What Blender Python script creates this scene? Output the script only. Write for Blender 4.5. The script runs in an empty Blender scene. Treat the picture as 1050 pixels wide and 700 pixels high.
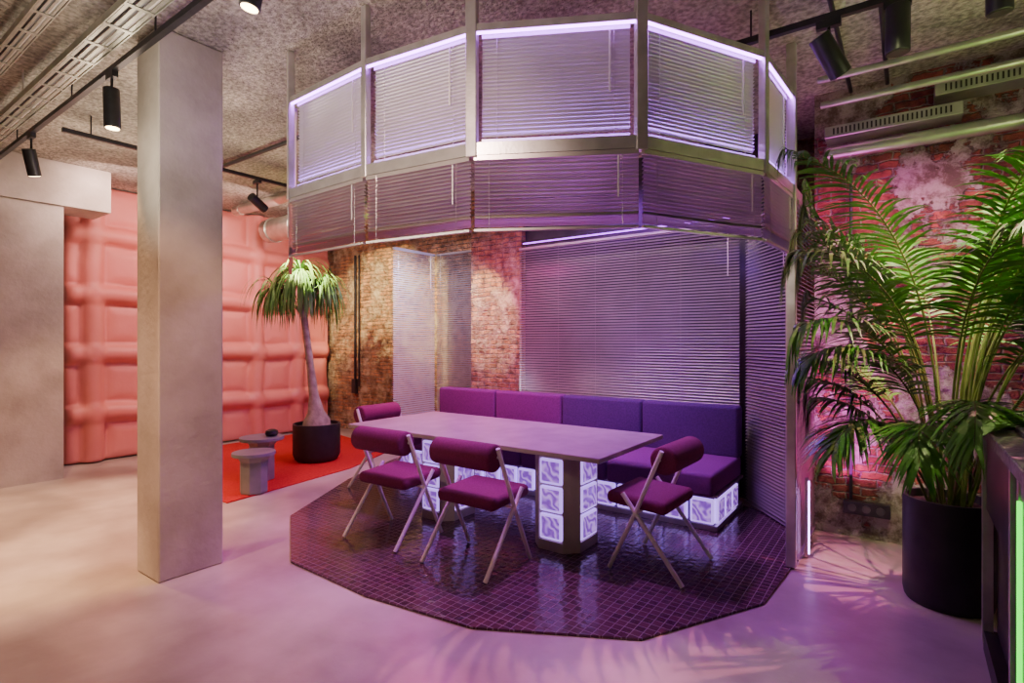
import bpy, bmesh, math, random
from mathutils import Vector, Matrix
random.seed(7)
S=bpy.context.scene
COL=S.collection
rad=math.radians

# ---------------------------------------------------------------- materials
def new_mat(name):
    m=bpy.data.materials.new(name); m.use_nodes=True
    nt=m.node_tree; b=nt.nodes['Principled BSDF']
    return m,nt,b
def noise_mat(name,c1,c2,scale=4,rough=.6,metal=0,bump=0,bscale=None,detail=6,rough2=None,lo=.35,hi=.65,bdist=.01):
    m,nt,b=new_mat(name)
    tc=nt.nodes.new('ShaderNodeTexCoord')
    n=nt.nodes.new('ShaderNodeTexNoise'); n.inputs['Scale'].default_value=scale; n.inputs['Detail'].default_value=detail
    nt.links.new(tc.outputs['Object'],n.inputs['Vector'])
    r=nt.nodes.new('ShaderNodeValToRGB')
    r.color_ramp.elements[0].position=lo; r.color_ramp.elements[1].position=hi
    r.color_ramp.elements[0].color=(*c1,1); r.color_ramp.elements[1].color=(*c2,1)
    nt.links.new(n.outputs['Fac'],r.inputs['Fac']); nt.links.new(r.outputs['Color'],b.inputs['Base Color'])
    b.inputs['Roughness'].default_value=rough; b.inputs['Metallic'].default_value=metal
    if rough2 is not None:
        mr=nt.nodes.new('ShaderNodeMapRange'); mr.inputs['To Min'].default_value=rough; mr.inputs['To Max'].default_value=rough2
        nt.links.new(n.outputs['Fac'],mr.inputs['Value']); nt.links.new(mr.outputs['Result'],b.inputs['Roughness'])
    if bump:
        n2=nt.nodes.new('ShaderNodeTexNoise'); n2.inputs['Scale'].default_value=bscale or scale*6; n2.inputs['Detail'].default_value=4
        nt.links.new(tc.outputs['Object'],n2.inputs['Vector'])
        bp=nt.nodes.new('ShaderNodeBump'); bp.inputs['Strength'].default_value=bump; bp.inputs['Distance'].default_value=bdist
        nt.links.new(n2.outputs['Fac'],bp.inputs['Height']); nt.links.new(bp.outputs['Normal'],b.inputs['Normal'])
    return m
def overlay_large(m,scale,lo,hi,c_lo,c_hi):
    nt=m.node_tree; b=nt.nodes['Principled BSDF']; src=b.inputs['Base Color'].links[0].from_socket
    tc=nt.nodes.new('ShaderNodeTexCoord'); n=nt.nodes.new('ShaderNodeTexNoise'); n.inputs['Scale'].default_value=scale; n.inputs['Detail'].default_value=7
    nt.links.new(tc.outputs['Object'],n.inputs['Vector'])
    r=nt.nodes.new('ShaderNodeValToRGB'); r.color_ramp.elements[0].position=lo; r.color_ramp.elements[1].position=hi
    r.color_ramp.elements[0].color=(*c_lo,1); r.color_ramp.elements[1].color=(*c_hi,1); nt.links.new(n.outputs['Fac'],r.inputs['Fac'])
    mx=nt.nodes.new('ShaderNodeMix'); mx.data_type='RGBA'; mx.blend_type='MULTIPLY'; mx.inputs[0].default_value=1
    nt.links.new(src,mx.inputs[6]); nt.links.new(r.outputs['Color'],mx.inputs[7]); nt.links.new(mx.outputs[2],b.inputs['Base Color'])
    return m
def emit_mat(name,c,s):
    m,nt,b=new_mat(name)
    b.inputs['Base Color'].default_value=(*c,1)
    b.inputs['Emission Color'].default_value=(*c,1); b.inputs['Emission Strength'].default_value=s
    return m

M={}
M['floor']=overlay_large(noise_mat('poured_concrete_floor',(.32,.275,.235),(.52,.455,.39),1.6,.22,0,.08,30,12,.44),.9,.38,.62,(.72,.70,.68),(1.08,1.08,1.06))
M['ceil']=overlay_large(noise_mat('rough_sprayed_concrete',(.26,.245,.21),(.56,.53,.46),30,.95,0,.9,46,5,lo=.36,hi=.64,bdist=.03),1.3,.36,.62,(.55,.54,.52),(1.15,1.13,1.08))
M['plaster']=noise_mat('concrete_column_plaster',(.38,.34,.28),(.54,.49,.42),2.6,.75,0,.4,22,10,lo=.36,hi=.64)
M['puffy']=noise_mat('coral_inflated_vinyl',(.68,.20,.17),(.76,.25,.21),1.5,.48,0,.25,7,bdist=.02)
M['carpet']=noise_mat('red_carpet',(.38,.004,.004),(.54,.008,.007),60,.95,0,.4,200)
M['steel']=noise_mat('brushed_steel',(.54,.52,.49),(.68,.66,.62),9,.30,.7,.05,60)
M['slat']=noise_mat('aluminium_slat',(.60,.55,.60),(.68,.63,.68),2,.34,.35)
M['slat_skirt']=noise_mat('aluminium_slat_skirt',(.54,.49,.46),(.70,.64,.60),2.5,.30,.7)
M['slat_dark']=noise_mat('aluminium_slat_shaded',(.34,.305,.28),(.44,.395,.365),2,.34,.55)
M['duct']=noise_mat('galvanised_duct',(.40,.43,.36),(.56,.59,.50),7,.32,.8)
M['black']=noise_mat('black_powder_coat',(.012,.012,.013),(.02,.02,.022),20,.4)
M['potm']=noise_mat('black_matt_pot',(.010,.010,.012),(.018,.017,.02),12,.55)
M['white']=noise_mat('cream_painted_tube',(.74,.70,.66),(.80,.76,.72),5,.35)
M['maroon']=noise_mat('maroon_upholstery',(.14,.006,.055),(.19,.010,.08),90,.85,0,.3,300)
M['purple']=noise_mat('purple_upholstery',(.13,.008,.12),(.17,.012,.16),90,.85,0,.3,300)
M['indigo']=noise_mat('indigo_upholstery',(.055,.008,.095),(.08,.012,.13),90,.85,0,.3,300)
M['tabletop']=noise_mat('mauve_tabletop',(.27,.22,.21),(.36,.295,.28),6,.32)
M['leaf']=noise_mat('palm_leaf',(.040,.18,.018),(.14,.38,.05),5,.38)
M['leaf2']=noise_mat('strap_leaf',(.07,.20,.03),(.18,.33,.07),5,.5)
M['stem']=noise_mat('palm_stem',(.06,.10,.015),(.15,.17,.04),10,.6)
M['trunk']=noise_mat('grey_trunk',(.25,.20,.15),(.42,.35,.27),12,.85,0,.6,40)
M['soil']=noise_mat('soil',(.03,.02,.012),(.07,.045,.03),40,.95,0,1,60)
M['greytable']=noise_mat('grey_lacquer',(.17,.18,.18),(.23,.24,.24),5,.45)
M['counter']=noise_mat('dark_counter',(.04,.042,.042),(.08,.08,.078),4,.3,.3)
M['stone']=noise_mat('speckled_worktop',(.12,.11,.10),(.36,.34,.32),45,.4)
M['led_white']=emit_mat('led_lilac_white',(.50,.12,1.0),20)
M['led_violet']=emit_mat('led_violet',(.50,.08,1.0),4)
M['led_blue']=emit_mat('led_blue_white',(.44,.15,1.0),48)
M['led_post']=emit_mat('led_post',(.62,.35,1.0),10)
M['led_green']=emit_mat('led_green',(.02,1.0,.02),2.6)
M['lamp']=emit_mat('lamp_lens',(1.0,.70,.34),22)
M['mortar']=noise_mat('grout',(.10,.06,.14),(.15,.10,.20),20,.8)
def glass_block_mat():
    m,nt,b=new_mat('rippled_glass_block')
    tc=nt.nodes.new('ShaderNodeTexCoord')
    n=nt.nodes.new('ShaderNodeTexWave'); n.wave_type='BANDS'; n.bands_direction='DIAGONAL'; n.inputs['Scale'].default_value=7; n.inputs['Distortion'].default_value=9; n.inputs['Detail'].default_value=1; n.inputs['Detail Scale'].default_value=1.6
    nt.links.new(tc.outputs['Object'],n.inputs['Vector'])
    r=nt.nodes.new('ShaderNodeValToRGB'); r.color_ramp.elements[0].position=.0; r.color_ramp.elements[1].position=1
    r.color_ramp.elements[0].color=(.20,.05,.50,1); r.color_ramp.elements[1].color=(.60,.30,1,1)
    e=r.color_ramp.elements.new(.5); e.color=(.34,.11,.75,1)
    nt.links.new(n.outputs['Fac'],r.inputs['Fac']); nt.links.new(r.outputs['Color'],b.inputs['Emission Color'])
    b.inputs['Emission Strength'].default_value=1.1  # light from behind the glass is put into the emission colour
    b.inputs['Base Color'].default_value=(.25,.18,.36,1); b.inputs['Roughness'].default_value=.04; b.inputs['Coat Weight'].default_value=1
    bp=nt.nodes.new('ShaderNodeBump'); bp.inputs['Strength'].default_value=1; bp.inputs['Distance'].default_value=.02
    nt.links.new(n.outputs['Fac'],bp.inputs['Height']); nt.links.new(bp.outputs['Normal'],b.inputs['Normal'])
    return m
M['gblock']=glass_block_mat()
M['grim']=emit_mat('glass_block_rim',(.50,.28,1.0),1.6)  # rim glow is also put into the emission
M['grim'].node_tree.nodes['Principled BSDF'].inputs['Roughness'].default_value=.1
def tile_mat():
    m,nt,b=new_mat('maroon_mosaic_tile')
    tc=nt.nodes.new('ShaderNodeTexCoord')
    br=nt.nodes.new('ShaderNodeTexBrick'); br.offset=0; br.squash=1
    br.inputs['Scale'].default_value=1; br.inputs['Brick Width'].default_value=.052; br.inputs['Row Height'].default_value=.052
    br.inputs['Mortar Size'].default_value=.0022; br.inputs['Mortar Smooth'].default_value=.2
    br.inputs['Color1'].default_value=(.055,.022,.032,1); br.inputs['Color2'].default_value=(.095,.038,.050,1); br.inputs['Mortar'].default_value=(.18,.13,.14,1)
    nt.links.new(tc.outputs['Object'],br.inputs['Vector']); nt.links.new(br.outputs['Color'],b.inputs['Base Color'])
    mr=nt.nodes.new('ShaderNodeMapRange'); mr.inputs['To Min'].default_value=.16; mr.inputs['To Max'].default_value=.8
    nt.links.new(br.outputs['Fac'],mr.inputs['Value']); nt.links.new(mr.outputs['Result'],b.inputs['Roughness'])
    n=nt.nodes.new('ShaderNodeTexNoise'); n.inputs['Scale'].default_value=24; n.inputs['Detail'].default_value=0; nt.links.new(tc.outputs['Object'],n.inputs['Vector'])
    mx=nt.nodes.new('ShaderNodeMath'); mx.operation='MULTIPLY_ADD'; mx.inputs[1].default_value=-1
    nt.links.new(br.outputs['Fac'],mx.inputs[0]); nt.links.new(n.outputs['Fac'],mx.inputs[2])
    bp=nt.nodes.new('ShaderNodeBump'); bp.inputs['Strength'].default_value=.6; bp.inputs['Distance'].default_value=.004
    nt.links.new(mx.outputs[0],bp.inputs['Height']); nt.links.new(bp.outputs['Normal'],b.inputs['Normal'])
    return m
M['tile']=tile_mat()
def brick_mat(name,plo,phi,plaster=(.50,.43,.36),pscale=1.7,c1=(.33,.13,.075),c2=(.17,.065,.04),dark=.3,wob=.06):
    m,nt,b=new_mat(name)
    tc=nt.nodes.new('ShaderNodeTexCoord'); sp=nt.nodes.new('ShaderNodeSeparateXYZ'); cb=nt.nodes.new('ShaderNodeCombineXYZ')
    nt.links.new(tc.outputs['Object'],sp.inputs[0])
    ad=nt.nodes.new('ShaderNodeMath'); ad.operation='ADD'
    nt.links.new(sp.outputs['X'],ad.inputs[0]); nt.links.new(sp.outputs['Y'],ad.inputs[1])
    nt.links.new(ad.outputs[0],cb.inputs['X']); nt.links.new(sp.outputs['Z'],cb.inputs['Y'])
    br=nt.nodes.new('ShaderNodeTexBrick'); br.inputs['Scale'].default_value=1
    br.inputs['Brick Width'].default_value=.20; br.inputs['Row Height'].default_value=.060
    br.inputs['Mortar Size'].default_value=.010; br.inputs['Mortar Smooth'].default_value=.9; br.inputs['Bias'].default_value=-.1
    br.inputs['Color1'].default_value=(*c1,1); br.inputs['Color2'].default_value=(*c2,1); br.inputs['Mortar'].default_value=(.34,.29,.23,1)
    nw=nt.nodes.new('ShaderNodeTexNoise'); nw.inputs['Scale'].default_value=9; nw.inputs['Detail'].default_value=8; nw.inputs['Roughness'].default_value=.6; nt.links.new(tc.outputs['Object'],nw.inputs['Vector'])
    vm=nt.nodes.new('ShaderNodeVectorMath'); vm.operation='MULTIPLY_ADD'; vm.inputs[1].default_value=(wob,wob,0)
    nt.links.new(nw.outputs['Color'],vm.inputs[0]); nt.links.new(cb.outputs[0],vm.inputs[2]); nt.links.new(vm.outputs[0],br.inputs['Vector'])
    n=nt.nodes.new('ShaderNodeTexNoise'); n.inputs['Scale'].default_value=pscale; n.inputs['Detail'].default_value=10; n.inputs['Roughness'].default_value=.65
    nt.links.new(tc.outputs['Object'],n.inputs['Vector'])
    mask=nt.nodes.new('ShaderNodeValToRGB'); mask.color_ramp.elements[0].position=plo; mask.color_ramp.elements[1].position=phi
    nt.links.new(n.outputs['Fac'],mask.inputs['Fac'])
    n3=nt.nodes.new('ShaderNodeTexNoise'); n3.inputs['Scale'].default_value=7; n3.inputs['Detail'].default_value=12; n3.inputs['Roughness'].default_value=.75; nt.links.new(tc.outputs['Object'],n3.inputs['Vector'])
    pr=nt.nodes.new('ShaderNodeValToRGB'); pr.color_ramp.elements[0].position=.42; pr.color_ramp.elements[1].position=.56
    pr.color_ramp.elements[0].color=(plaster[0]*dark,plaster[1]*dark*.85,plaster[2]*dark*.7,1); pr.color_ramp.elements[1].color=(*plaster,1)
    nt.links.new(n3.outputs['Fac'],pr.inputs['Fac'])
    wear=nt.nodes.new('ShaderNodeMix'); wear.data_type='RGBA'; wear.blend_type='MULTIPLY'; wear.inputs[0].default_value=.85
    wr=nt.nodes.new('ShaderNodeValToRGB'); wr.color_ramp.elements[0].position=.40; wr.color_ramp.elements[1].position=.60
    wr.color_ramp.elements[0].color=(.42,.40,.38,1); wr.color_ramp.elements[1].color=(1.4,1.35,1.25,1)
    nt.links.new(nw.outputs['Fac'],wr.inputs['Fac'])
    nt.links.new(br.outputs['Color'],wear.inputs[6]); nt.links.new(wr.outputs['Color'],wear.inputs[7])
    mix=nt.nodes.new('ShaderNodeMix'); mix.data_type='RGBA'
    nt.links.new(mask.outputs['Color'],mix.inputs[0]); nt.links.new(wear.outputs[2],mix.inputs[6]); nt.links.new(pr.outputs['Color'],mix.inputs[7])
    nt.links.new(mix.outputs[2],b.inputs['Base Color']); b.inputs['Roughness'].default_value=.9
    inv=nt.nodes.new('ShaderNodeMath'); inv.operation='SUBTRACT'; inv.inputs[0].default_value=1; nt.links.new(mask.outputs['Color'],inv.inputs[1])
    mf=nt.nodes.new('ShaderNodeMath'); mf.operation='MULTIPLY'; nt.links.new(inv.outputs[0],mf.inputs[0]); nt.links.new(br.outputs['Fac'],mf.inputs[1])
    h=nt.nodes.new('ShaderNodeMath'); h.operation='SUBTRACT'; nt.links.new(mask.outputs['Color'],h.inputs[0]); nt.links.new(mf.outputs[0],h.inputs[1])
    h2=nt.nodes.new('ShaderNodeMath'); h2.operation='MULTIPLY_ADD'; h2.inputs[1].default_value=1.8; nt.links.new(n3.outputs['Fac'],h2.inputs[0]); nt.links.new(h.outputs[0],h2.inputs[2])
    bp=nt.nodes.new('ShaderNodeBump'); bp.inputs['Strength'].default_value=1; bp.inputs['Distance'].default_value=.03
    nt.links.new(h2.outputs[0],bp.inputs['Height']); nt.links.new(bp.outputs['Normal'],b.inputs['Normal'])
    return m
M['brick']=brick_mat('weathered_brick',.46,.60,(.62,.50,.31),3.2,(.58,.32,.15),(.34,.17,.08),.5,.07)
M['brick_plaster']=brick_mat('brick_with_flaking_plaster',.485,.50,(.46,.39,.35),1.9,(.36,.095,.07),(.17,.045,.037),.35,.065)

# ---------------------------------------------------------------- mesh builder
class B:
    def __init__(s): s.bm=bmesh.new()
    def box(s,c,size,rot=None,bev=0,seg=2):
        t=bmesh.new(); bmesh.ops.create_cube(t,size=1)
        bmesh.ops.scale(t,vec=size,verts=t.verts)
        if bev: bmesh.ops.bevel(t,geom=t.edges[:],offset=bev,segments=seg,affect='EDGES',profile=.5)
        mt=Matrix.Translation(c)
        if rot is not None: mt=mt@rot
        t.transform(mt); s.merge(t); return s
    def merge(s,t):
        me=bpy.data.meshes.new('t'); t.to_mesh(me); t.free(); s.bm.from_mesh(me); bpy.data.meshes.remove(me)
    def cyl(s,p,q,r,r2=None,seg=20,bev=0):
        p=Vector(p);q=Vector(q);d=q-p; t=bmesh.new()
        bmesh.ops.create_cone(t,cap_ends=True,segments=seg,radius1=r,radius2=r if r2 is None else r2,depth=d.length)
        if bev:
            es=[e for e in t.edges if abs(e.verts[0].co.z-e.verts[1].co.z)<1e-6]
            bmesh.ops.bevel(t,geom=es,offset=bev,segments=3,affect='EDGES',profile=.5)
        t.transform(Matrix.Translation((p+q)/2)@d.to_track_quat('Z','Y').to_matrix().to_4x4()); s.merge(t); return s
    def lathe(s,prof,seg=32,c=(0,0,0)):
        vs=[]
        for r,z in prof:
            vs.append([s.bm.verts.new((c[0]+r*math.cos(2*math.pi*i/seg),c[1]+r*math.sin(2*math.pi*i/seg),c[2]+z)) for i in range(seg)])
        for a,b2 in zip(vs,vs[1:]):
            for i in range(seg): s.bm.faces.new((a[i],a[(i+1)%seg],b2[(i+1)%seg],b2[i]))
        s.bm.faces.new(vs[0][::-1]); s.bm.faces.new(vs[-1]); return s
    def prism(s,pts,z0,z1):
        a=[s.bm.verts.new((x,y,z0)) for x,y in pts]; b2=[s.bm.verts.new((x,y,z1)) for x,y in pts]
        s.bm.faces.new(a[::-1]); s.bm.faces.new(b2)
        n=len(pts)
        for i in range(n): s.bm.faces.new((a[i],a[(i+1)%n],b2[(i+1)%n],b2[i]))
        return s
    def tube(s,pts,radii,seg=8):
        rings=[]
        for i,p in enumerate(pts):
            p=Vector(p); d=(Vector(pts[min(i+1,len(pts)-1)])-Vector(pts[max(i-1,0)])).normalized()
            u=d.cross(Vector((.31,.87,.2))).normalized(); v=d.cross(u)
            r=radii[i] if hasattr(radii,'__len__') else radii
            rings.append([s.bm.verts.new(p+(u*math.cos(2*math.pi*k/seg)+v*math.sin(2*math.pi*k/seg))*r) for k in range(seg)])
        for a,b2 in zip(rings,rings[1:]):
            for k in range(seg): s.bm.faces.new((a[k],a[(k+1)%seg],b2[(k+1)%seg],b2[k]))
        s.bm.faces.new(rings[0][::-1]); s.bm.faces.new(rings[-1]); return s
    def obj(s,name,mat,parent=None,smooth=False,label=None,fix=True):
        if fix: bmesh.ops.recalc_face_normals(s.bm,faces=s.bm.faces)
        me=bpy.data.meshes.new(name); s.bm.to_mesh(me); s.bm.free()
        me.materials.append(M[mat] if isinstance(mat,str) else mat)
        if smooth:
            for p in me.polygons: p.use_smooth=True
        o=bpy.data.objects.new(name,me); COL.objects.link(o)
        if smooth:
            md=o.modifiers.new('es','EDGE_SPLIT'); md.split_angle=rad(40)
        if parent is not None: o.parent=parent
        if label: o['label']=label
        return o
def thing(name,label,cat,loc=(0,0,0),rz=0,group=None):
    e=bpy.data.objects.new(name,None); e.empty_display_size=.1; e.location=loc; e.rotation_euler=(0,0,rz); COL.objects.link(e)
    e['label']=label; e['category']=cat
    if group: e['group']=group
    return e
def tag(o,label,cat,group=None,kind=None):
    o['label']=label;o['category']=cat
    if group:o['group']=group
    if kind:o['kind']=kind
    return o
def dup(e,loc,rz,label=None):
    c=e.copy(); c.location=loc; c.rotation_euler=(0,0,rz); COL.objects.link(c)
    if label: c['label']=label
    for ch in e.children:
        k=ch.copy(); COL.objects.link(k); k.parent=c
        for g in ch.children:
            kk=g.copy(); COL.objects.link(kk); kk.parent=k
    return c
def structure(o,label):
    o['kind']='structure'; o['label']=label; o['category']='room'; return o

H=3.46
# ---------------------------------------------------------------- room shell
structure(B().box((-3.0,1.5,-.1),(12.2,9.4,.2)).obj('floor','floor'),'polished poured concrete floor')
structure(B().box((-3.0,1.5,H+.1),(12.2,9.4,.2)).obj('ceiling','ceil'),'rough sprayed concrete ceiling')
structure(B().box((-4.6,6.05,H/2),(8.2,.2,H)).obj('wall_back','brick'),'exposed weathered brick wall')
structure(B().box((1.15,5.5,H/2),(3.5,1.1,H)).obj('wall_niche','brick_plaster'),'brick wall with flaking plaster')
structure(B().box((-8.6,1.5,H/2),(.2,9.0,H)).obj('wall_left','plaster'),'concrete side wall')
structure(B().box((3.0,1.5,H/2),(.2,9.0,H)).obj('wall_right','plaster'),'concrete side wall')
structure(B().box((-3.0,-3.0,H/2),(12,.2,H)).obj('wall_front','plaster'),'concrete wall')
structure(B().box((-4.2,5.70,H/2),(.80,.5,H)).obj('trim_1','brick'),'exposed brick pier beside the blinds')
structure(B().box((-2.35,5.56,H/2),(2.9,.06,H)).obj('shade_backing','counter'),'dark sheet added behind the blind to stand in for shade')  # added dark sheet stands in for shade between the back blind slats

tag(B().box((-3.92,1.653,H/2),(.33,.395,H-.002),bev=.008,seg=1).obj('concrete_column','plaster'),'square bare concrete column standing on the polished floor','column',kind='structure')
tag(B().box((-7.75,1.71,1.49),(.5,.52,2.98)).obj('concrete_pillar','plaster'),'wide concrete pillar below the ceiling beam','column',kind='structure')
tag(B().box((-7.75,.35,3.22),(.56,4.1,.47)).obj('concrete_beam','plaster'),'concrete ceiling beam resting on pillar','beam',kind='structure')

# ---------------------------------------------------------------- puffy coral wall
def puffy():
    bm=bmesh.new(); y0,y1,z0,z1=2.15,5.86,.02,3.44; st=.028
    ny=int((y1-y0)/st); nz=int((z1-z0)/st); g=[]
    def ridge(d,w): return math.sqrt(max(0,1-(d/w)**2)) if d<w else 0
    for i in range(ny+1):
        row=[]
        for j in range(nz+1):
            y=y0+(y1-y0)*i/ny; z=z0+(z1-z0)*j/nz
            yy=y+.010*math.sin(z*5.1+y); zz=z+.012*math.sin(y*4.3)
            dy=abs((yy-2.44+.35)%.70-.35); dz=abs((zz-.60+.37)%.74-.37)
            a=ridge(dy,.12); b=ridge(dz,.12)
            h=.125*max(a,b)+.03*min(a,b)
            if dy>.12 and dz>.12: h+=.045*min(1,(dy-.12)/.12,(dz-.12)/.12)**.5
            e=min(1,min(i,ny-i)*st/.1); e=math.sqrt(1-(1-e)**2)
            row.append(bm.verts.new((-8.30+.02+h*e+.06*e,y,z)))
        g.append(row)
    for i in range(ny):
        for j in range(nz): bm.faces.new((g[i][j],g[i+1][j],g[i+1][j+1],g[i][j+1]))
    b=B(); b.bm=bm
    o=b.obj('inflatable_wall_panel','puffy',smooth=False)
    for p in o.data.polygons:p.use_smooth=True
    sd=o.modifiers.new('solid','SOLIDIFY'); sd.thickness=.02; sd.offset=-1
    return o
tag(puffy(),'coral pink inflated quilted wall covering with puffy square grid','wall covering')

tag(B().prism([(-5.10,2.55),(-5.32,4.1),(-5.75,5.1),(-8.0,5.6),(-8.0,3.2),(-6.6,2.55)],0.001,.012).obj('carpet','carpet'),'bright red carpet with angled edges on concrete floor','rug')

# ---------------------------------------------------------------- booth
V=[(-4.27,2.67),(-3.383,2.118),(-2.57,2.09),(-1.837,2.184),(-1.08,2.594),(-.662,3.36),(-.62,4.0),(-.60,4.88)]
plat=V+[(-1.2,5.25),(-5.35,5.25),(-5.28,4.75),(-4.9,3.75)]
tag(B().prism(plat,0.001,.014).obj('tiled_platform','tile'),'polygonal floor area of small dark maroon mosaic tiles','tiled floor')

ZR0,ZR1=2.465,2.53; ZT0,ZT1=3.105,3.145
frame=thing('canopy_frame','brushed steel polygonal canopy frame hanging from ceiling above the table','frame',( -2.6,4.0,0))
O=Vector((-2.6,4.0,0))
def L(p,z): return Vector((p[0],p[1],z))-O
def barbetween(b,p,q,z0,z1,w):
    a=L(p,(z0+z1)/2); c=L(q,(z0+z1)/2); d=c-a
    b.box((a+c)/2,(d.length+.02,w,z1-z0),Matrix.Rotation(math.atan2(d.y,d.x),4,'Z'))
b=B(); 
for i in range(7): barbetween(b,V[i],V[i+1],ZR0,ZR1,.034)
b.obj('ring_rail','steel',frame)
b=B()
for i in range(6): barbetween(b,V[i],V[i+1],ZT0,ZT1,.034)
b.obj('top_rail','steel',frame)
for i,p in enumerate(V[:7]):
    a=L(p,0)
    pr=Vector(V[max(i-1,0)]); nx=Vector(V[min(i+1,7)]); ang=math.atan2(nx.y-pr.y,nx.x-pr.x)
    z0=.014 if i==6 else ZR0-.01
    w=.060 if i in(3,4) else .042
    B().box(a+Vector((0,0,(z0+H)/2)),(w,.045 if i<6 else .06,H-z0-.002),Matrix.Rotation(ang,4,'Z'),bev=.004,seg=1).obj('post','steel',frame)
cen=Vector((-2.6,4.1))
def inset(p,d):
    v=Vector(p)-cen; return tuple(cen+v*(1-d/v.length))
def strip(p,q,z,mat,w=.014,t=.012,name='light_strip'):
    b=B(); pp=Vector(p).lerp(Vector(q),.04); qq=Vector(p).lerp(Vector(q),.96); barbetween(b,pp,qq,z-t/2,z+t/2,w); return b.obj(name,mat,frame)
for i in range(6):
    p,q=V[i],V[i+1]
    strip(inset(p,-.006),inset(q,-.006),ZT0-.005,'led_white',.012,.008)
    strip(inset(p,.006),inset(q,.006),ZR1+.0015,'led_blue',.010,.002)

# blinds --------------------------------------------------------
def blind(p,q,z0,z1,pitch,width,tilt,mat,label,group,stack=0,wand=True,sag=0,jit=.015,name='venetian_blind'):
    p=Vector(p);q=Vector(q); d=q-p; ln=d.length; mid=(p+q)/2
    e=thing(name,label,'blind',(mid.x,mid.y,z0),math.atan2(d.y,d.x),group)
    hz=z1-z0; zb=.02
    b=B()
    def slat(z,tl,sg=0,ph=0):
        c_,s_=math.cos(tl),math.sin(tl); n=1 if not sg else 6
        for k in range(n):
            x0=-ln/2+ln*k/n; x1=-ln/2+ln*(k+1)/n
            za=z-sg*math.sin(math.pi*k/n+ph); zc=z-sg*math.sin(math.pi*(k+1)/n+ph)
            pr=[(-width/2,0),(0,.0025),(width/2,0)]
            pts=[(y*c_-h*s_,y*s_+h*c_) for y,h in pr]
            vv=[[b.bm.verts.new((x,y,zz+h)) for y,h in pts] for x,zz in((x0,za),(x1,zc))]
            for j in range(2): b.bm.faces.new((vv[0][j],vv[1][j],vv[1][j+1],vv[0][j+1]))
    z=hz-.03
    while z>zb+stack*.005+.012:
        slat(z,tilt+random.uniform(-jit,jit),sag*random.uniform(-.3,1)*(1-z/hz)); z-=pitch
    for s_ in range(stack): slat(zb+.012+s_*.006,random.uniform(-.1,.1),sag*random.uniform(.3,1))
    b.obj('slats',mat,e,fix=False)
    B().box((0,0,hz-.012),(ln,width*1.1,.024)).obj('head_rail',mat,e)
    B().box((0,0,zb*.5+.002),(ln,width,.012)).obj('bottom_rail',mat,e)
    n=max(2,int(ln/.45)+1)
    for i in range(n):
        x=-ln/2+.08+(ln-.16)*i/(n-1)
        B().cyl((x,-width*.53,.01),(x,-width*.53,hz-.01),.0012,seg=5).obj('ladder_cord',mat,e)
    if wand:
        x=ln/2-.10; B().cyl((x,-width*.7,hz-.03),(x,-width*.7,hz-min(.5,hz*.6)),.004,seg=8).obj('tilt_wand','white',e)
    return e
def trimmed(p,q,t=.045):
    p=Vector(p);q=Vector(q);d=(q-p).normalized(); return tuple(p+d*t),tuple(q-d*t)
for i in range(6):
    p,q=trimmed(V[i],V[i+1])
    pi,qi=inset(p,.030),inset(q,.030)
    blind(pi,qi,ZR1+.008,ZT0,.0205,.024,rad(-46),'slat','aluminium venetian blind lit violet inside the upper canopy frame','upper canopy blinds')
    p2,q2=trimmed(V[i],V[i+1],.012)
    blind(p2,q2,2.065,ZR0-.002,.0205,.024,rad(-34),'slat_skirt','half raised aluminium venetian blind hanging under the steel ring','lower canopy blinds',stack=8,sag=.005,jit=.06)
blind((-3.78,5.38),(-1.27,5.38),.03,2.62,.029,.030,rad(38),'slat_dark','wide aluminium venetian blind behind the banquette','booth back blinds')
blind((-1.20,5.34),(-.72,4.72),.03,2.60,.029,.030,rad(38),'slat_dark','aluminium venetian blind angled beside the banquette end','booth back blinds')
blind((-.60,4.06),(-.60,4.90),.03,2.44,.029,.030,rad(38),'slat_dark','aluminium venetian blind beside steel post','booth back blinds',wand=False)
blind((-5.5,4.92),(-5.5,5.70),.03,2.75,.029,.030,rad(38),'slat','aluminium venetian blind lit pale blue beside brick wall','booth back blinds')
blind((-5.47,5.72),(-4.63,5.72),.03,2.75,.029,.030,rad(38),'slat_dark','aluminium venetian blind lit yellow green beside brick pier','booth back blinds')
lt=thing('led_light_bar','violet led bar mounted above the wide venetian blind','light',(-2.5,5.34,2.66))
B().box((0,0,.02),(2.4,.03,.02)).obj('housing','black',lt); B().box((0,0,0),(2.4,.016,.012)).obj('diffuser','led_violet',lt)
lt=thing('led_light_bar','white led bar standing upright at the foot of the steel post','light',(-.565,4.26,.014))
B().box((0,0,.27),(.02,.03,.54)).obj('housing','steel',lt); B().box((.014,0,.27),(.01,.018,.5)).obj('diffuser','led_post',lt)

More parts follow.
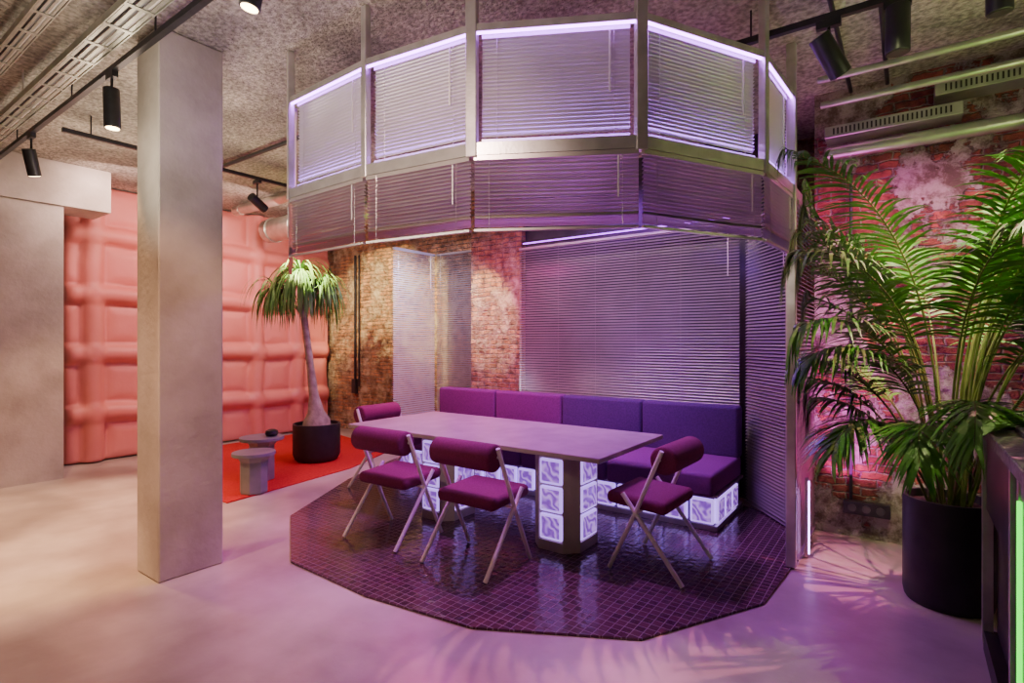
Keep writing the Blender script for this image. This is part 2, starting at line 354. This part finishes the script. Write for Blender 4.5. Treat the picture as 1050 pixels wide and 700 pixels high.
# banquette -----------------------------------------------------
bn=thing('banquette_bench','long dark purple upholstered banquette on lit glass block base','bench',(-3.0,4.75,.014))
def BL(x,y,z): return (x+3.0,y-4.75,z)
X0,X1=-4.8,-1.2; Yf=4.34
B().box(BL(-3.0,4.80,.022),(3.6,.84,.04)).obj('plinth','steel',bn)
B().box(BL(-3.0,4.80,.272),(3.6,.84,.02)).obj('seat_board','steel',bn)
B().box(BL(-3.0,4.80,.15),(3.54,.80,.22)).obj('core','mortar',bn)
def gblock(c,ang,parent,w=.19,t=.08,h=.19):
    R=Matrix.Rotation(ang,4,'Z')
    o=B().box(c,(w,t,h),R,bev=.012,seg=3).obj('glass_block','grim',parent)
    b=B(); b.box(c,(w-.036,t+.008,h-.036),R,bev=.004,seg=2)
    b.obj('pane','gblock',o,label='rippled inner face of the glass block')
    return o
n=17
for i in range(n):
    x=X0+.115+i*(3.6-.23)/(n-1)
    gblock(BL(x,Yf+.06,.151),0,bn,.184,.07,.196)
for k in range(3): gblock(BL(X1-.035,Yf+.17+k*.215,.151),math.pi/2,bn,.188,.07,.196)
for i in range(4):
    xa=X0+.9*i+.45
    B().box(BL(xa,4.72,.375),(.893,.90,.18),bev=.03,seg=4).obj('seat_cushion','purple',bn,smooth=True)
    B().box(BL(xa,5.13,.68),(.893,.17,.46),bev=.03,seg=4).obj('back_cushion','indigo' if i>1 else 'purple',bn,smooth=True)

# table ---------------------------------------------------------
tb=thing('dining_table','long mauve dining table on two lit glass block pedestals','table',(-2.9,3.72,.014))
tx0,tx1,ty0,ty1=-4.12,-1.59,3.15,4.27
B().box(((tx0+tx1)/2+2.9,(ty0+ty1)/2-3.72,.72),(tx1-tx0,ty1-ty0,.035),bev=.004,seg=1).obj('table_top','tabletop',tb)
def pedestal(cx,cy):
    x=cx+2.9;y=cy-3.72; a,c,ch=.19,.22,.09
    pts=[(-a+ch,-c),(a-ch,-c),(a,-c+ch),(a,c-ch),(a-ch,c),(-a+ch,c),(-a,c-ch),(-a,-c+ch)]
    top=B().prism([(x+px*1,y+py*1) for px,py in pts],.665,.702); top.prism([(x+px,y+py) for px,py in pts],0,.07)
    top.prism([(x+px*.93,y+py*.93) for px,py in pts],.069,.666)
    for k in range(1,8,2):
        p=Vector(pts[k]);q=Vector(pts[(k+1)%8]); i1=p*.72;i2=q*.72
        top.prism([(x+p.x,y+p.y),(x+q.x,y+q.y),(x+i2.x,y+i2.y),(x+i1.x,y+i1.y)],.069,.661)
    top.obj('pedestal_frame','plaster',tb)
    for k in range(3):
        z=.07+.0985+k*.197
        gblock((x,y-c+.03,z),0,tb,.182,.07,.180); gblock((x,y+c-.03,z),0,tb,.182,.07,.180)
        gblock((x+a-.03,y,z),math.pi/2,tb,.232,.07,.180); gblock((x-a+.03,y,z),math.pi/2,tb,.232,.07,.180)
pedestal(-2.05,3.52); pedestal(-3.23,3.52)

# chairs --------------------------------------------------------
def chair():
    e=thing('dining_chair','maroon roll back dining chair with crossed cream tube legs at table','chair',(-2.365,2.855,.023),0,'roll back dining chairs')
    for sx in(-1,1):
        x=.272*sx
        B().tube([(x,-.245,0),(x,.15,.50)],.0145,12).obj('leg','white',e,smooth=True)
        B().tube([(x,.245,0),(x,.06,.39),(x,-.115,.80)],.0145,12).obj('leg','white',e,smooth=True)
    B().cyl((-.272,.055,.390),(.272,.055,.390),.011,seg=10).obj('crossbar','white',e,smooth=True)
    B().cyl((-.272,-.095,.74),(.272,-.095,.74),.010,seg=10).obj('crossbar','white',e,smooth=True)
    B().cyl((-.255,-.115,.735),(.255,-.115,.735),.090,seg=32,bev=.02).obj('backrest','maroon',e,smooth=True)
    B().box((0,.075,.442),(.50,.42,.085),Matrix.Rotation(rad(3),4,'X'),bev=.036,seg=5).obj('seat','maroon',e,smooth=True)
    return e
c0=chair()
dup(c0,(-3.195,2.86,.023),rad(2))
dup(c0,(-1.33,3.54,.023),rad(88),'maroon roll back dining chair turned side on at table end')
dup(c0,(-4.36,3.80,.023),rad(-88),'maroon roll back dining chair at far table end beside carpet')

# ---------------------------------------------------------------- plants
def clampp(v):
    v.y=min(v.y,.84+.03*math.sin(v.z*9)); v.x=max(v.x,-.66)
    if v.z>2.75: v.y=min(v.y,.22)
    v.z=min(v.z,3.12+.04*math.sin(v.x*17+v.y*11))
    if v.z<1.15: v.x=min(v.x,.5) if v.y>-.36 else min(v.x,.06)
    return v
def frond(bs,bl,base,az,length,e0,e1,leaf_from=.42,ll=.42,seg=22,wid=.0085,pw=1.9,n=58):
    p=Vector(base); pts=[p.copy()]; dirs=[]
    tw=random.uniform(-.4,.4)
    for i in range(seg):
        t=i/seg; el=e0+(e1-e0)*(t**pw); a2=az+tw*t
        d=Vector((math.cos(a2)*math.cos(el),math.sin(a2)*math.cos(el),math.sin(el)))
        dirs.append(d); p=clampp(p+d*length/seg); pts.append(p.copy())
    dirs.append(dirs[-1])
    bs.tube(pts,[.0090*(1-.8*i/seg) for i in range(seg+1)],5)
    for k in range(n):
        t=leaf_from+(1-leaf_from)*(k+.5)/n; f=t*seg; i=min(int(f),seg-1); pos=pts[i].lerp(pts[i+1],f-i); d=dirs[i]
        side=d.cross(Vector((0,0,1))); 
        if side.length<.05: side=Vector((-math.sin(az),math.cos(az),0))
        side.normalize(); up=side.cross(d)
        u=(t-leaf_from)/(1-leaf_from); l=ll*(.40+.60*math.sin(math.pi*min(1,.12+u*.85)))*random.uniform(.85,1.15)
        for sg in(-1,1):
            dr=(side*sg*(.95-.45*u)+d*(.6+.6*u)+up*.22+Vector((random.uniform(-.16,.16),random.uniform(-.16,.16),random.uniform(-.16,.16)))).normalized()
            q=pos.copy(); prev=None; wd=dr.cross(up if abs(dr.dot(up))<.9 else d).normalized()
            for s_ in range(5):
                w=wid*[.5,1,.9,.6,.06][s_]
                a=bl.bm.verts.new(clampp(q+wd*w)); c=bl.bm.verts.new(clampp(q-wd*w))
                if prev: bl.bm.faces.new((prev[0],a,c,prev[1]))
                prev=(a,c); dr=(dr+Vector((0,0,-.18-.12*random.random()))).normalized(); q=q+dr*l/4
def pot_profile(r,h,t=.02): return [(r*.93,0),(r*.97,.015),(r,.05),(r,h),(r-t,h),(r-t,h-.06),(.001,h-.06)]
pl=thing('potted_palm','tall arching kentia palm in matt black cylindrical pot by brick wall','plant',(.19,4.03,.001))
B().lathe(pot_profile(.215,.60),40).obj('pot','potm',pl,smooth=True)
B().lathe([(.18,.0),(.19,.02),(.10,.035),(.001,.04)],24,(0,0,.535)).obj('soil','soil',pl)
bs=B();bl=B()
specs=[(216,2.8,85,-50),(230,2.6,84,-55),(200,2.9,87,-40),(245,2.4,82,-55),(275,2.4,82,-50),(290,2.8,86,-35),(305,2.6,84,-45),(320,2.9,86,-30),
 (350,3.0,87,-20),(5,2.8,86,-30),(20,3.0,88,-15),(40,3.0,88,-10),(180,2.5,86,-45),(100,2.6,88,-30),
 (208,2.2,80,-60),(240,1.7,74,-55),(320,2.1,77,-55),(340,2.0,76,-50),(212,2.8,87,-42),(0,3.1,88,-8),(330,3.0,88,-12),(235,2.9,87,-38),(310,3.0,88,-20),(10,2.3,80,-45),(355,1.9,75,-50),(212,1.5,68,-62),
 (350,2.5,82,-40),(15,2.7,84,-35),(225,2.5,82,-55),(45,2.3,82,-40),(300,2.9,87,-20),(335,2.7,84,-30),(325,2.5,81,-40),(25,2.6,84,-35),(342,3.2,88,-5),(352,2.8,85,-20),
 (222,1.2,60,-60),(250,1.2,62,-60),(205,1.7,70,-65),(280,1.4,66,-60),(310,1.4,66,-60),(190,1.3,64,-60),(228,2.0,76,-65),(150,1.5,74,-50)]
for az,ln,a0,a1 in specs:
    az=rad(az+random.uniform(-8,8)); r=random.uniform(.02,.11)
    frond(bs,bl,(math.cos(az)*r,math.sin(az)*r,.55),az,ln,rad(a0),rad(a1),leaf_from=.42,ll=.34)
bs.obj('stems','stem',pl,smooth=False); o=bl.obj('foliage','leaf',pl,fix=False)

pt=thing('potted_ponytail_tree','ponytail tree with swollen trunk in black pot on red carpet','plant',(-6.04,4.14,.013))
B().lathe([(.235,0),(.26,.02),(.285,.08),(.285,.46),(.262,.46),(.26,.42),(.001,.42)],36).obj('pot','potm',pt,smooth=True)
B().lathe([(.25,0),(.14,.015),(.001,.02)],24,(0,0,.415)).obj('soil','soil',pt)
tp=[(0,0,.42),(0,.0,.50),(-.01,-.005,.60),(-.03,-.02,.80),(-.06,-.04,1.1),(-.10,-.07,1.5),(-.14,-.10,1.9),(-.18,-.12,2.3)]
B().tube(tp,[.17,.16,.10,.06,.047,.042,.04,.045],14).obj('trunk','trunk',pt,smooth=True)
bl=B()
for cpos,nn,ll in(((-.18,-.12,2.36),190,.82),((-.42,-.32,2.16),90,.64),((.06,.04,2.20),90,.66)):
    for k in range(nn):
        az=random.uniform(0,2*math.pi); el=random.uniform(rad(5),rad(80)); l=ll*random.uniform(.7,1.1)
        d=Vector((math.cos(az)*math.cos(el),math.sin(az)*math.cos(el),math.sin(el))); q=Vector(cpos); prev=None
        wd=Vector((-math.sin(az),math.cos(az),0))
        for s_ in range(9):
            w=.013*[.8,1,1,.9,.8,.7,.5,.3,.05][s_]
            a=bl.bm.verts.new(q+wd*w); c=bl.bm.verts.new(q-wd*w)
            if prev: bl.bm.faces.new((prev[0],a,c,prev[1]))
            prev=(a,c); d=(d+Vector((0,0,-.55))).normalized(); q=q+d*l/8
bl.obj('foliage','leaf2',pt,fix=False)
B().tube([(-.11,-.08,1.80),(-.28,-.20,2.0),(-.42,-.32,2.17)],[.025,.022,.02],8).obj('branch','trunk',pt,smooth=True)
B().tube([(-.13,-.09,1.88),(-.02,-.02,2.05),(.06,.04,2.21)],[.025,.022,.02],8).obj('branch','trunk',pt,smooth=True)

# ---------------------------------------------------------------- side tables
def sidetable(loc,r,h,label):
    e=thing('side_table',label,'table',loc,0,'round side tables')
    B().lathe([(r*.97,0),(r,.006),(r,.03),(r*.985,.036),(.001,.036)],40,(0,0,h-.036)).obj('table_top','greytable',e,smooth=True)
    B().lathe([(.125,0),(.13,.01),(.13,h-.09),(.15,h-.06),(.16,h-.036)],8).obj('pedestal','greytable',e)
    return e
sidetable((-5.24,2.88,.012),.20,.40,'small grey round side table with faceted pedestal')
sidetable((-5.66,3.20,.012),.225,.46,'wider grey round side table carrying black bowl')
tag(B().lathe([(.02,0),(.055,.006),(.07,.03),(.06,.06),(.03,.075),(.001,.078)],24,(-5.60,3.28,.473)).obj('bowl','black',smooth=True),'small black rounded dish on grey side table','bowl')

# ---------------------------------------------------------------- ceiling services
def spot(loc,track_z,aim,label,lamp=True,ln=.22,r=.048,energy=0,color=(1,.8,.55),size=50,group='track spotlights'):
    e=thing('track_spotlight',label,'spotlight',(loc[0],loc[1],track_z),0,group)
    B().box((0,0,-.02),(.12,.035,.04)).obj('track_adapter','black',e)
    zc=loc[2]-track_z
    B().cyl((0,0,-.03),(0,0,zc+.02),.009,seg=8).obj('arm','black',e)
    d=Vector(aim)-Vector(loc); d.normalize(); c=Vector((0,0,zc)); 
    B().cyl(c-d*ln*.45,c+d*ln*.55,r,seg=24,bev=.004).obj('lamp_head','black',e,smooth=True)
    B().cyl(c+d*(ln*.55+.0005),c+d*(ln*.55+.003),r*.8,seg=24).obj('lens','lamp' if lamp else 'black',e)
    if energy:
        l=bpy.data.lights.new('spot','SPOT'); l.energy=energy; l.color=color; l.spot_size=rad(size); l.spot_blend=.5; l.shadow_soft_size=.03
        lo=bpy.data.objects.new('spot_lamp',l); COL.objects.link(lo); lo.location=Vector(loc)+d*(ln*.55+.02); lo.rotation_euler=d.to_track_quat('-Z','Y').to_euler()
    return e
def track(p,q,label):
    p=Vector(p);q=Vector(q);m=(p+q)/2; d=q-p
    e=thing('lighting_track',label,'track',(m.x,m.y,m.z),math.atan2(d.y,d.x))
    B().box((0,0,0),(d.length,.035,.035)).obj('rail','black',e)
    n=max(2,int(d.length/1.2))
    for i in range(n):
        x=-d.length/2+.2+(d.length-.4)*i/(n-1); B().cyl((x,0,.015),(x,0,H-m.z-.001),.006,seg=6).obj('hanger','black',e)
track((-8.2,1.38,3.30),(1.0,1.38,3.30),'long black lighting track under ceiling in front of column')
track((-5.75,1.5,3.28),(-5.75,3.85,3.28),'black lighting track running towards brick wall')
track((-.95,3.45,3.28),(2.2,3.45,3.28),'black lighting track beside the canopy')
spot((-4.28,1.38,3.06),3.283,(-4.25,1.45,0),'black cylindrical track spotlight pointing down',ln=.26,energy=130,color=(1,.54,.26),size=60)
spot((-6.1,1.38,3.05),3.283,(-7.0,2.2,0),'black track spotlight tilted towards coral wall',ln=.22,energy=130,color=(1,.57,.32),size=62)
spot((-2.52,1.38,3.17),3.283,(-2.9,1.0,0),'black track spotlight glowing warm near column',ln=.16,energy=0)
spot((-5.75,3.2,3.02),3.262,(-6.6,5.9,1.7),'black track spotlight aimed at brick wall',energy=1150,color=(1,.80,.42),size=62)
spot((-5.75,3.7,3.02),3.262,(-7.9,4.4,1.2),'black track spotlight aimed at coral wall',energy=60,color=(1,.64,.56),size=80)
spot((-.35,3.45,3.08),3.262,(.2,4.1,2.0),'large black track spotlight aimed at palm',ln=.24,r=.055,lamp=False,energy=170,color=(.95,1,.42),size=70)
spot((-.04,3.45,3.12),3.262,(-.06,3.48,0),'black cylindrical track spotlight hanging straight down beside palm',ln=.24,r=.055,lamp=False)
spot((.355,3.45,3.18),3.262,(.36,3.6,1.2),'black track spotlight above the counter',ln=.22,r=.052,lamp=False,energy=140,color=(.95,1,.42),size=80)
def tray(y0,y1,z,x0,x1,label,hh=.06):
    e=thing('cable_tray',label,'cable tray',((x0+x1)/2,(y0+y1)/2,z)); w=y1-y0; ln=x1-x0
    for sy in(-1,1): B().box((0,sy*w/2,hh/2),(ln,.006,hh)).obj('side_rail','duct',e)
    b=B(); k=-ln/2+.1
    while k<ln/2: b.box((k,0,.004),(.03,w,.006)); k+=.30
    for j in range(4): b.box((0,-w/2+w*(j+.5)/4,.006),(ln,w/4*.50,.004))
    b.obj('tray_base','duct',e)
    for j in range(3): B().cyl((-ln/2,-w/2+w*(j+1)/4,.022),(ln/2,-w/2+w*(j+1)/4,.022),.012,seg=6).obj('cable',('black','greytable','white')[j],e)
    for k in(-.4,-.15,.1,.35):
        for sy in(-1,1): B().cyl((k*ln,sy*w/2,.05),(k*ln,sy*w/2,H-z-.001),.006,seg=6).obj('hanger','steel',e)
tray(1.12,1.26,3.26,-8.2,0.5,'narrow galvanised cable tray with grey cables under ceiling',.045)
tray(.88,.98,3.32,-8.2,0.5,'galvanised cable tray with cables under ceiling',.04)
tray(.42,.68,3.22,-8.2,0.5,'wide galvanised cable tray under ceiling',.06)
def duct(p,q,r,label,name='ventilation_duct',mat='duct',cat='duct'):
    p=Vector(p);q=Vector(q);m=(p+q)/2; e=thing(name,label,cat,m)
    B().cyl(p-m,q-m,r,seg=28).obj('pipe',mat,e,smooth=True)
    n=int((q-p).length/.6)+1; d=(q-p).normalized()
    for i in range(n):
        if .15+i*.6>(q-p).length-.02: break
        c=p-m+d*(.15+i*.6); B().cyl(c-d*.012,c+d*.012,r*1.08,seg=28).obj('coupling',mat,e)
duct((-7.75,4.5,3.15),(-5.3,4.5,3.15),.17,'round galvanised duct below ceiling near coral wall')
duct((-7.75,4.0,3.36),(-5.3,4.0,3.36),.07,'thin round galvanised duct near ceiling')
duct((-.50,4.80,2.93),(2.6,4.80,2.93),.050,'round galvanised duct on brick wall')
duct((-.50,4.45,3.18),(2.6,4.45,3.18),.024,'slim galvanised pipe below ceiling')
duct((-.50,4.30,3.30),(2.6,4.30,3.30),.024,'slim galvanised pipe close to ceiling')
def grille(z,x0,x1,label):
    e=thing('ventilation_grille_duct',label,'duct',((x0+x1)/2,4.76,z)); w=x1-x0
    B().box((0,0,0),(w,.20,.085),bev=.004,seg=1).obj('duct_body','duct',e)
    b=B(); k=-w/2+.06
    while k<w/2-.05: b.box((k,-.103,0),(.010,.006,.045)); k+=.026
    b.obj('grille','black',e)
grille(3.20,.15,2.6,'rectangular galvanised air duct with slotted grille'); grille(3.05,-.5,.30,'short galvanised duct with slotted grille on brick wall')
for i,x in enumerate((-.35,-.12,.75)):
    duct((x,2.4,3.41),(x,4.9,3.41),.014,'thin black conduit fixed to ceiling','conduit','black','pipe')
duct((-7.9,2.9,3.36),(-3.9,2.9,3.36),.02,'thin black conduit crossing the ceiling','conduit','black','pipe')
e=thing('socket_box','black socket box with vertical conduit on brick wall','socket',(-.25,4.93,.24))
B().box((0,-.03,0),(.30,.06,.10),bev=.006).obj('housing','black',e); B().cyl((-.10,-.015,.05),(-.10,-.015,2.55),.012,seg=8).obj('conduit_pipe','black',e)
for k in(-.09,0,.09): B().cyl((k,-.066,0),(k,-.058,0),.028,seg=16).obj('socket_face','counter',e)
e=thing('socket_box','black wall sockets below conduit beside coral wall','socket',(-7.55,5.935,.75))
B().box((0,-.03,0),(.10,.06,.24),bev=.006).obj('housing','black',e); B().cyl((0,-.02,.12),(0,-.02,2.2),.02,seg=8).obj('conduit_pipe','black',e)
B().cyl((.1,-.02,0),(.1,-.02,2.2),.014,seg=8).obj('conduit_pipe','black',e)

# ---------------------------------------------------------------- counter
ct=thing('bar_counter','dark bar counter with speckled worktop and green light strip','counter',(1.0,2.75,.001))
def C(x,y,z): return (x-1.0,y-2.75,z)
B().box(C(1.0,2.75,.54),(1.30,1.50,1.02)).obj('body','counter',ct)
B().box(C(1.0,2.75,1.085),(1.44,1.62,.05),bev=.004,seg=1).obj('worktop','stone',ct)
B().box(C(.325,3.08,.86),(.03,.86,.34)).obj('upper_panel','counter',ct)
B().box(C(.325,2.25,.60),(.05,.36,.90)).obj('side_panel','stone',ct)
B().box(C(.325,2.75,.05),(.05,1.5,.10)).obj('kickplate','black',ct)
for y in(3.50,2.62,2.44): B().box(C(.315,y,.55),(.04,.04,1.02)).obj('post','steel',ct)
B().box(C(.294,2.395,.52),(.012,.022,.92)).obj('light_strip','led_green',ct)
tag(B().lathe([(.03,0),(.05,.01),(.075,.05),(.07,.052),(.045,.015),(.001,.012)],28,(.42,2.72,1.112)).obj('bowl','black',smooth=True),'small black bowl on the speckled worktop','bowl')
e=thing('notebook','grey notebook lying on the speckled worktop','book',(.45,3.05,1.112)); B().box((0,0,.012),(.15,.21,.022),bev=.002,seg=1).obj('cover','greytable',e)

# ---------------------------------------------------------------- lights
def area(loc,aim,sx,sy,energy,color,name='lamp'):
    l=bpy.data.lights.new(name,'AREA'); l.shape='RECTANGLE'; l.size=sx; l.size_y=sy; l.energy=energy; l.color=color
    o=bpy.data.objects.new(name,l); COL.objects.link(o); o.location=loc
    o.rotation_euler=(Vector(aim)-Vector(loc)).to_track_quat('-Z','Y').to_euler(); return o
def pspot(loc,aim,energy,color,size=60,blend=.5,soft=.05):
    l=bpy.data.lights.new('spot','SPOT'); l.energy=energy; l.color=color; l.spot_size=rad(size); l.spot_blend=blend; l.shadow_soft_size=soft
    o=bpy.data.objects.new('unseen_spot',l); COL.objects.link(o); o.location=loc; o.rotation_euler=(Vector(aim)-Vector(loc)).to_track_quat('-Z','Y').to_euler()  # unseen spots, no fixture modelled
pspot((-2.3,3.4,3.2),(-2.3,3.4,0),300,(.62,.12,1.0),80,.4,.05)
pspot((-3.6,3.5,3.2),(-3.5,3.6,0),180,(.85,.20,.85),75,.4,.05)
area((-2.7,4.3,3.2),(-2.7,4.3,0),1.2,.5,60,(.45,.08,1.0))
area((-2.5,4.75,2.60),(-2.5,5.36,1.0),2.4,.06,22,(1,.72,.74))
area((-1.7,4.3,2.4),(-1.7,4.9,.5),.5,.2,15,(.22,.05,1))  # unseen blue light added to tint the right of the bench
area((-4.2,4.2,2.4),(-3.9,5.0,.6),.4,.2,38,(1,.04,.42))  # unseen magenta light added to tint the left of the bench
area((-5.0,4.9,2.6),(-5.5,5.4,1.2),.5,.1,30,(.68,.66,1))
pspot((-4.6,4.2,3.2),(-4.35,5.45,1.9),380,(1,.80,.40),30,.4,.05)  # unseen warm spot added for the brick pier
pspot((-1.3,.2,3.2),(-2.2,2.3,2.25),260,(1,.68,.60),48,.9,.08)  # unseen spot added to brighten the lower canopy blinds
area((-.1,4.5,2.75),(-.1,4.95,1.2),.8,.08,9,(1,.12,.72))
area((-.42,4.55,1.2),(-.35,4.95,1.4),.3,1.6,14,(.9,.07,.85))
pspot((-5.4,.4,3.2),(-5.6,1.0,0),1200,(1,.56,.32),66,.6,.04)
pspot((-3.6,.3,3.2),(-3.6,1.0,0),270,(1,.54,.36),64,.7,.04)
pspot((-1.0,1.0,3.2),(-1.5,1.3,0),150,(1,.50,.46),62,.8,.04)
pspot((.75,3.9,3.25),(-.1,3.1,0),620,(1,.28,.44),68,.4,.010)
pspot((.9,3.0,3.2),(.1,4.9,.9),220,(1,.45,.68),70,.5,.010)
pspot((.0,2.2,3.25),(.25,4.1,2.0),170,(.95,1,.48),50,.6,.03)  # unseen front spot added to brighten the palm
pspot((-2.0,.2,3.2),(-3.9,1.6,1.2),290,(1,.56,.34),40,.7,.04)
area((-6.6,4.2,3.2),(-8.2,4.0,1.8),1.5,.3,66,(1,.66,.60))
area((-6.9,2.4,3.3),(-8.2,3.0,2.0),.8,.2,26,(1,.66,.60))
area((-2.5,.7,2.4),(-2.3,1.6,3.46),3.0,.2,34,(1,.86,.70))  # unseen fill uplight added to brighten the ceiling
area((1.2,3.2,2.5),(.8,4.4,3.46),1.0,.4,20,(.92,1,.5))  # unseen greenish uplight added for ducts and ceiling
area((-5.2,1.9,2.3),(-5.2,2.2,3.46),2.4,.3,38,(1,.84,.64))  # second unseen fill uplight, added for the ceiling on the left

w=bpy.data.worlds.new('world'); S.world=w; w.use_nodes=True
w.node_tree.nodes['Background'].inputs[0].default_value=(.6,.42,.5,1); w.node_tree.nodes['Background'].inputs[1].default_value=.03

# ---------------------------------------------------------------- camera
cd=bpy.data.cameras.new('cam'); cam=bpy.data.objects.new('camera',cd); COL.objects.link(cam)
cam.location=(0,0,1.5); cam.rotation_euler=(rad(90),0,rad(35.9)); cd.sensor_width=36; cd.lens=560/1050*36; cd.clip_start=.05
S.camera=cam
